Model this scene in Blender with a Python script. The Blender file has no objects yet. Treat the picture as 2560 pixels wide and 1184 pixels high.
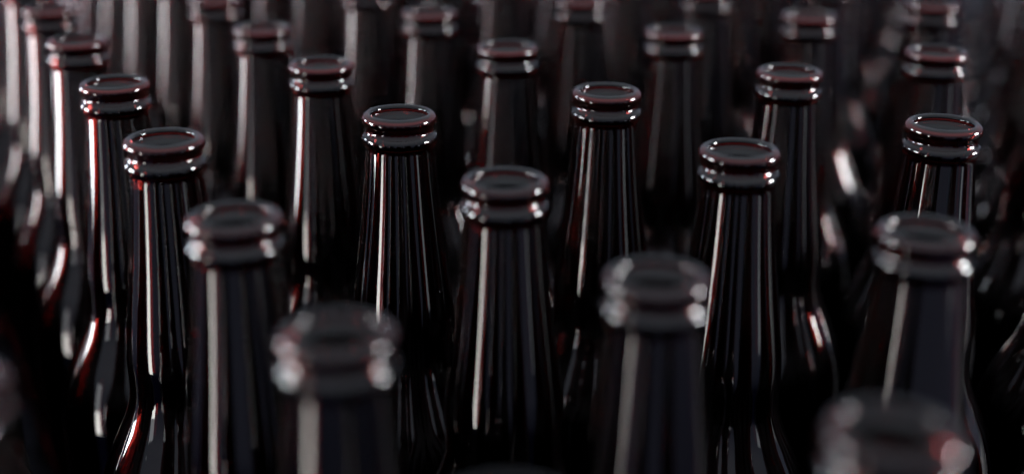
import bpy, bmesh, math, random
from mathutils import Vector, Matrix

random.seed(7)
C = bpy.context.scene.collection
U = 0.026                    # outer diameter of a bottle mouth, metres: every length below is in mouths
R = math.radians
LIP = 9.0                    # height of the middle of the lip above the table

# ------------------------------------------------------------------ materials
def glass_material(name, tint, low=None):
    m = bpy.data.materials.new(name); m.use_nodes = True
    nt = m.node_tree; b = nt.nodes['Principled BSDF']
    b.inputs['Base Color'].default_value = tint
    b.inputs['Roughness'].default_value = 0.0
    b.inputs['IOR'].default_value = 1.52
    b.inputs['Transmission Weight'].default_value = 1.0
    tc = nt.nodes.new('ShaderNodeTexCoord')
    if low:      # the body is blown thicker than the neck and so is darker to look through
        sx = nt.nodes.new('ShaderNodeSeparateXYZ'); mr = nt.nodes.new('ShaderNodeMapRange'); mx = nt.nodes.new('ShaderNodeMix')
        mx.data_type = 'RGBA'; mr.inputs['From Min'].default_value = 3.6*U; mr.inputs['From Max'].default_value = 5.4*U
        mx.inputs['A'].default_value = low; mx.inputs['B'].default_value = tint
        nt.links.new(tc.outputs['Object'], sx.inputs[0]); nt.links.new(sx.outputs['Z'], mr.inputs['Value'])
        nt.links.new(mr.outputs[0], mx.inputs['Factor']); nt.links.new(mx.outputs['Result'], b.inputs['Base Color'])
    # the faint waviness of blown glass
    mp = nt.nodes.new('ShaderNodeMapping')
    mp.inputs['Scale'].default_value = (1 / U * .8, 1 / U * .8, 1 / U * .16)
    nz = nt.nodes.new('ShaderNodeTexNoise'); nz.inputs['Scale'].default_value = 1.0
    nz.inputs['Detail'].default_value = 1.0
    oi = nt.nodes.new('ShaderNodeObjectInfo'); nz.noise_dimensions = '4D'
    mul = nt.nodes.new('ShaderNodeMath'); mul.operation = 'MULTIPLY'; mul.inputs[1].default_value = 37.0
    nt.links.new(oi.outputs['Random'], mul.inputs[0]); nt.links.new(mul.outputs[0], nz.inputs['W'])
    bp = nt.nodes.new('ShaderNodeBump'); bp.inputs['Strength'].default_value = 1.0
    bp.inputs['Distance'].default_value = 0.00012
    nt.links.new(tc.outputs['Object'], mp.inputs['Vector']); nt.links.new(mp.outputs[0], nz.inputs['Vector'])
    nt.links.new(nz.outputs['Fac'], bp.inputs['Height']); nt.links.new(bp.outputs[0], b.inputs['Normal'])
    return m

def table_material():
    m = bpy.data.materials.new('black_table'); m.use_nodes = True
    nt = m.node_tree; b = nt.nodes['Principled BSDF']
    nz = nt.nodes.new('ShaderNodeTexNoise'); nz.inputs['Scale'].default_value = 40
    cr = nt.nodes.new('ShaderNodeValToRGB')
    cr.color_ramp.elements[0].color = (.003, .003, .006, 1); cr.color_ramp.elements[1].color = (.007, .007, .012, 1)
    nt.links.new(nz.outputs['Fac'], cr.inputs[0]); nt.links.new(cr.outputs[0], b.inputs['Base Color'])
    b.inputs['Roughness'].default_value = 0.6; b.inputs['Specular IOR Level'].default_value = 0.1
    return m

GLASS = glass_material('amber_glass', (.12, .007, .005, 1), (.035, .003, .003, 1)); THICK = glass_material('amber_glass_of_the_mouth', (.17, .021, .018, 1)); TABLE = table_material()

# ------------------------------------------------------------------ bottle profile, (radius, depth below the middle of the lip), in mouths
def arc(cx, cz, rx, rz, a0, a1, n):
    return [(cx + rx * math.cos(R(a0 + (a1 - a0) * k / n)), cz - rz * math.sin(R(a0 + (a1 - a0) * k / n))) for k in range(n + 1)]

def pchip(xs, ys):
    n = len(xs); h = [xs[i+1]-xs[i] for i in range(n-1)]; d = [(ys[i+1]-ys[i])/h[i] for i in range(n-1)]
    m = [d[0]] + [(d[i-1]*h[i] + d[i]*h[i-1])/(h[i]+h[i-1]) for i in range(1, n-1)] + [d[-1]]
    def f(x):
        i = max(k for k in range(n-1) if x >= xs[k] - 1e-9) if x >= xs[0] else 0
        t = (x-xs[i])/h[i]; t2 = t*t; t3 = t2*t
        return (2*t3-3*t2+1)*ys[i] + (t3-2*t2+t)*h[i]*m[i] + (-2*t3+3*t2)*ys[i+1] + (t3-t2)*h[i]*m[i+1]
    return f

KZ = [.40, .80, 1.25, 1.75, 2.2, 2.55, 2.85, 3.1, 3.32, 3.6, 3.9, 4.25, 4.6, 4.9, 5.2, 5.6]
KR = [.452, .487, .532, .590, .648, .690, .712, .708, .716, .785, .915, 1.075, 1.185, 1.235, 1.25, 1.25]
outer = pchip(KZ, KR)
WALL = .093

def profile():
    """(radius, depth, part) from the middle of the base up the outside, over the lip and down the inside"""
    P = [(0.0, LIP - .16, 'body'), (.45, LIP - .13, 'body'), (.85, LIP - .03, 'body'), (.98, LIP, 'body')]
    P += [(x, z, 'body') for x, z in arc(1.07, LIP - .18, .18, .18, -75, 0, 7)]
    z = 8.6
    while z > 5.7: P.append((1.25, z, 'body')); z -= .3
    z = 5.6
    while z > 3.36: P.append((outer(z), z, 'body')); z -= .035
    P.append((outer(3.33), 3.33, 'body|neck'))
    z = 3.30
    while z > .42: P.append((outer(z), z, 'neck')); z -= .06
    P += [(.452, .40, 'neck'), (.450, .375, 'neck|collar')]
    P += [(x, z, 'collar') for x, z in arc(.418, .258, .087, .092, -62, 62, 18)]
    P += [(.448, .150, 'collar'), (.441, .132, 'collar|lip'), (.444, .112, 'lip')]
    P += [(x, z, 'lip') for x, z in arc(.412, .0, .082, .086, -58, 90, 22)]
    # the inside of the blown mouth follows the outside: a hollow behind the lip, one behind the collar
    bore = pchip([-.036, -.005, .045, .125, .19, .258, .32, .375], [.368, .422, .411, .357, .378, .406, .386, .352])
    P += [(x, z, 'lip') for x, z in arc(.411, -.036, .043, .050, 90, 180, 11)]
    P += [(bore(q/100), q/100, 'lip') for q in range(-3, 13)] + [(bore(.132), .132, 'lip|collar')]
    P += [(bore(q/100), q/100, 'collar') for q in range(14, 37)] + [(bore(.375), .375, 'collar|neck')]
    z = .45
    while z < 3.32: P.append((outer(z) - WALL, z, 'neck')); z += .06
    P.append((outer(3.33) - WALL, 3.33, 'neck|body'))
    z = 3.37
    while z < 5.61: P.append((outer(z) - WALL, z, 'body')); z += .035
    z = 5.9
    while z < 8.5: P.append((1.157, z, 'body')); z += .3
    P += [(1.157, 8.55, 'body'), (1.10, 8.70, 'body'), (.95, 8.76, 'body'), (.5, 8.68, 'body'), (0.0, 8.65, 'body')]
    return P

SEG = 96
PROFILE = profile()
def normals2d(P):
    """the profile's own normals, so a part shades on smoothly into the next one"""
    out = []
    for i in range(len(P)):
        a = P[max(i-1, 0)]; b = P[min(i+1, len(P)-1)]
        dr, dz = b[0]-a[0], -(b[1]-a[1])
        l = math.hypot(dr, dz) or 1
        out.append((dz/l, -dr/l))
    out[0] = (0, -1); out[-1] = (0, 1)
    return out
N2 = normals2d(PROFILE)

def part_mesh(part):
    """the rings of the profile that belong to one part, as one mesh: the outside wall and the inside wall"""
    runs, cur = [], []
    for i, p in enumerate(PROFILE):
        if part in p[2].split('|'):
            cur.append(i)
        else:
            if len(cur) > 1: runs.append(cur)
            cur = []
    if len(cur) > 1: runs.append(cur)
    # a run must not bridge from the end of one wall to the start of the other through a single shared ring
    V, F, N = [], [], []
    for run in runs:
        rings = []
        for i in run:
            r, z, _ = PROFILE[i]; nr, nz = N2[i]
            if r < 1e-6:
                rings.append([len(V)]); V.append((0, 0, (LIP - z) * U)); N.append((0, 0, nz))
            else:
                k0 = len(V); rings.append(list(range(k0, k0 + SEG)))
                for s in range(SEG):
                    a = 2*math.pi*s/SEG; V.append((r*U*math.cos(a), r*U*math.sin(a), (LIP - z)*U)); N.append((nr*math.cos(a), nr*math.sin(a), nz))
        for A, B in zip(rings, rings[1:]):
            for s in range(SEG):
                t = (s+1) % SEG
                if len(A) == 1: F.append((A[0], B[t], B[s]))
                elif len(B) == 1: F.append((A[s], A[t], B[0]))
                else: F.append((A[s], A[t], B[t], B[s]))
    me = bpy.data.meshes.new(part); me.from_pydata(V, [], F); me.update()
    for p in me.polygons: p.use_smooth = True
    me.normals_split_custom_set_from_vertices(N)
    me.materials.append(THICK if part in ('lip', 'collar') else GLASS)
    return me

PARTS = [('body', part_mesh('body')), ('neck', part_mesh('neck')), ('collar_ring', part_mesh('collar')), ('lip_ring', part_mesh('lip'))]

def bottle(loc, rot, label, group):
    e = bpy.data.objects.new('glass_bottle', None); C.objects.link(e)
    e.empty_display_size = .02; e.location = loc; e.rotation_euler = (0, 0, rot)
    e['label'] = label; e['category'] = 'bottle'; e['group'] = group
    for n, me in PARTS:
        o = bpy.data.objects.new(n, me); C.objects.link(o); o.parent = e
    return e

# ------------------------------------------------------------------ where the bottles stand: ranks of a square grid seen corner on (camera over the origin)
O0 = Vector((-1.4304, 9.8360)); AP = Vector((2.7948, 1.2787)); BV = Vector((-1.4247, 2.8479))
SEEN = {(0,0):(-1.431,9.842),(0,1):(-2.848,12.678),(0,2):(-4.276,15.513),(0,3):(-5.698,18.366),(0,4):(-7.14,21.286),(0,5):(-8.50,24.05),
 (1,-1):(2.71,8.24),(1,0):(1.325,11.12),(1,1):(-.084,13.946),(1,2):(-1.492,16.739),(1,3):(-2.928,19.685),(1,4):(-4.324,22.425),
 (2,0):(4.149,12.371),(2,1):(2.735,15.201),(2,2):(1.321,18.052),(2,3):(-.099,20.985),(2,4):(-1.541,23.959),
 (3,1):(5.567,16.421),(3,2):(4.157,19.358),(3,3):(2.751,22.35),(4,2):(6.8,20.818),(4,3):(5.395,23.871),
 (3,4):(1.30,25.3),(4,4):(3.87,26.35),(5,3):(8.0,25.1),(1,5):(-5.72,25.17),(-1,0):(-4.309,8.89),(0,-1):(-.01,7.08)}
# each diagonal line and the places in it that show in the picture, nearest first
LINES = {0: range(0, 11), 1: range(-1, 11), 2: range(0, 9), 3: range(1, 9), 4: range(1, 10), 5: (2, 3, 4, 5, 6, 7, 8, 9),
         6: (3, 4, 5, 6), 7: (4, 5, 6, 7), 8: (5, 6, 7), 9: (6, 7, 8), 10: (7, 8, 9), 11: (8, 9)}
ORD = ['first', 'second', 'third', 'fourth', 'fifth', 'sixth', 'seventh', 'eighth', 'ninth', 'tenth', 'eleventh', 'twelfth']
LOOK = {(0,0): 'heavily blurred', (0,1): 'soft foreground', (0,2): 'sharp white-streaked', (0,3): 'bright-edged', (0,4): 'softly blurred white-streaked',
        (0,5): 'blurred white-streaked', (1,-1): 'hugely blurred', (1,0): 'blurred foreground', (1,1): 'nearly sharp', (1,2): 'sharply focused',
        (1,3): 'slightly soft', (2,0): 'blurred foreground', (2,1): 'nearly sharp', (2,2): 'slightly soft', (3,1): 'sharply focused', (3,2): 'softly blurred',
        (4,1): 'cropped', (5,2): 'cropped dark'}
GROUP = 'empty brown glass bottles standing in diagonal lines'
OUTSIDE = 'brown bottle of the outermost left line, standing outside the picture'
EDGE = {(-1,0): 'blurred brown bottle cut off by the left edge near the bottom corner',
        (-1,2): 'brown bottle whose dark shoulder just enters the bottom left corner',
        (-1,3): 'brown bottle whose body grazes the lower left edge of the picture',
        (0,-1): 'nearest brown bottle of all, its blurred rim barely rising over the bottom edge'}

def place(m, n, label):
    if (m, n) in SEEN:
        x, y = SEEN[(m, n)]
    else:
        q = O0 + AP*m + BV*n
        if m >= 5: q += Vector((-.25, .2))
        rn = random.Random(m*100 + n)
        x, y = q.x + rn.uniform(-.05, .05), q.y + rn.uniform(-.05, .05)
    bottle((x*U, y*U, 0), random.Random(m*31 + n*7).uniform(0, 6.28), label, GROUP)

for (m, n), label in EDGE.items():
    place(m, n, label)
for n in (1, 4, 5, 6, 7, 8, 9, 10):
    place(-1, n, OUTSIDE)
for m, n in ((3, 0), (4, 0), (5, 1), (6, 2), (8, 4), (9, 5), (10, 6), (11, 7)):  # unseen bottles added to block the right softbox's glare on the right-hand rows
    place(m, n, 'unseen brown bottle added outside the picture, just beyond its right edge')
for m, line in LINES.items():
    for k, n in enumerate(line):
        look = LOOK.get((m, n), 'blurred')
        place(m, n, f'{look} brown bottle, {ORD[k]} from the front in {ORD[m]} full diagonal line from left')

# ------------------------------------------------------------------ the table top
# its edges run along the lines of bottles
ax = AP.normalized(); ay = Vector((-ax.y, ax.x)); sa, sb = AP.length, BV.length
corner = O0 - AP*1.62 - ay*sb*1.75
mid = corner + ax*sa*15 + ay*sb*16
bm = bmesh.new()
bmesh.ops.create_cube(bm, size=1, matrix=Matrix.Translation((mid.x*U, mid.y*U, -.02)) @ Matrix.Rotation(math.atan2(ax.y, ax.x), 4, 'Z') @ Matrix.Diagonal((sa*30*U, sb*32*U, .04, 1)))
bmesh.ops.bevel(bm, geom=bm.edges[:], offset=.004, segments=2, affect='EDGES')
me = bpy.data.meshes.new('table_surface'); bm.to_mesh(me); bm.free(); me.materials.append(TABLE)
t = bpy.data.objects.new('table_surface', me); C.objects.link(t)
t['label'] = 'black table surface under the bottles'; t['kind'] = 'structure'

# ------------------------------------------------------------------ light: a dim studio round the table and its lamps
w = bpy.data.worlds.new('World'); bpy.context.scene.world = w; w.use_nodes = True
nt = w.node_tree; bg = nt.nodes['Background']
tc = nt.nodes.new('ShaderNodeTexCoord'); sx = nt.nodes.new('ShaderNodeSeparateXYZ'); mr = nt.nodes.new('ShaderNodeMapRange')
mr.inputs['From Min'].default_value = -1; mr.inputs['From Max'].default_value = 1
cr = nt.nodes.new('ShaderNodeValToRGB')
nt.links.new(tc.outputs['Generated'], sx.inputs[0]); nt.links.new(sx.outputs['Z'], mr.inputs['Value'])
nt.links.new(mr.outputs[0], cr.inputs[0]); nt.links.new(cr.outputs[0], bg.inputs['Color'])
el = cr.color_ramp.elements
el[0].position = .30; el[0].color = (.010, .012, .04, 1)
el[1].position = 1.0; el[1].color = (.70, .76, .87, 1)
for pos, c in ((.37, (.14, .16, .24)), (.50, (.19, .22, .31)), (.72, (.40, .44, .52))):
    e = el.new(pos); e.color = (*c, 1)
bg.inputs['Strength'].default_value = 1.0

C0 = Vector((0, 17*U, 8.6*U))
def lamp(name, az0, az1, el0, el1, L, col, dist=2.6):
    """a rectangular soft box facing the bottles; azimuth from straight ahead to the right, radiance L"""
    az, elv = R((az0+az1)/2), R((el0+el1)/2)
    d = Vector((math.sin(az)*math.cos(elv), math.cos(az)*math.cos(elv), math.sin(elv)))
    li = bpy.data.lights.new(name, 'AREA'); li.shape = 'RECTANGLE'
    li.size = 2*dist*math.tan(R(abs(az1-az0)/2)); li.size_y = 2*dist*math.tan(R(abs(el1-el0)/2))
    li.energy = L*li.size*li.size_y*math.pi; li.color = col
    o = bpy.data.objects.new(name, li); C.objects.link(o)
    o.location = C0 + d*dist; o.rotation_euler = (-d).to_track_quat('-Z', 'Y').to_euler()
lamp('right_softbox', 80, 95, 4, 16, 75, (.94, .97, 1))
lamp('left_window_pane', -55, -66, -10, 11, 24, (.80, .89, 1))
lamp('left_softbox', -80, -98, -10, 11, 38, (.92, .97, 1))
lamp('warm_lamp', -121, -128, -22, -8, 15, (1, .98, .93))
lamp('left_dim_strip', -121, -128, -8, 8, 2.4, (.93, .97, 1))  # dim strip lamp for the grey streak above the warm one on the necks
lamp('right_dim_strip', 115, 120, -14, 0, 1.4, (.92, .96, 1))  # faint strip lamp for the grey streaks on the right of the necks

# ------------------------------------------------------------------ camera
cam = bpy.data.cameras.new('camera'); co = bpy.data.objects.new('camera', cam); C.objects.link(co)
cam.sensor_fit = 'HORIZONTAL'; cam.sensor_width = 36; cam.lens = 3284/2560*36
p, ro = R(20.2855), R(.351)
fwd = Vector((0, math.cos(p), -math.sin(p))); up = Vector((0, math.sin(p), math.cos(p))); rt = Vector((1, 0, 0))
cx = rt*math.cos(ro) + up*math.sin(ro); cy = up*math.cos(ro) - rt*math.sin(ro)
co.matrix_world = Matrix.Translation((0, 0, (LIP + 4.5369)*U)) @ Matrix((cx, cy, -fwd)).transposed().to_4x4()
cam.clip_start = .01; cam.clip_end = 50
cam.dof.use_dof = True; cam.dof.focus_distance = 17.25*U; cam.dof.aperture_fstop = cam.lens/1000/(.48*U)
sc = bpy.context.scene; sc.camera = co

sc.render.engine = 'CYCLES'
cy_ = sc.cycles
cy_.max_bounces = 24; cy_.transmission_bounces = 24; cy_.glossy_bounces = 12; cy_.transparent_max_bounces = 16; cy_.diffuse_bounces = 2
cy_.sample_clamp_indirect = 90; cy_.blur_glossy = 0
cy_.use_adaptive_sampling = False
cy_.use_denoising = True; cy_.denoising_input_passes = 'RGB'
try: cy_.denoiser = 'OPENIMAGEDENOISE'
except Exception: pass
vs = sc.view_settings
sc.display_settings.display_device = 'sRGB'
vs.view_transform = 'Standard'; vs.look = 'None'; vs.exposure = 0; vs.gamma = 1; vs.use_curve_mapping = False
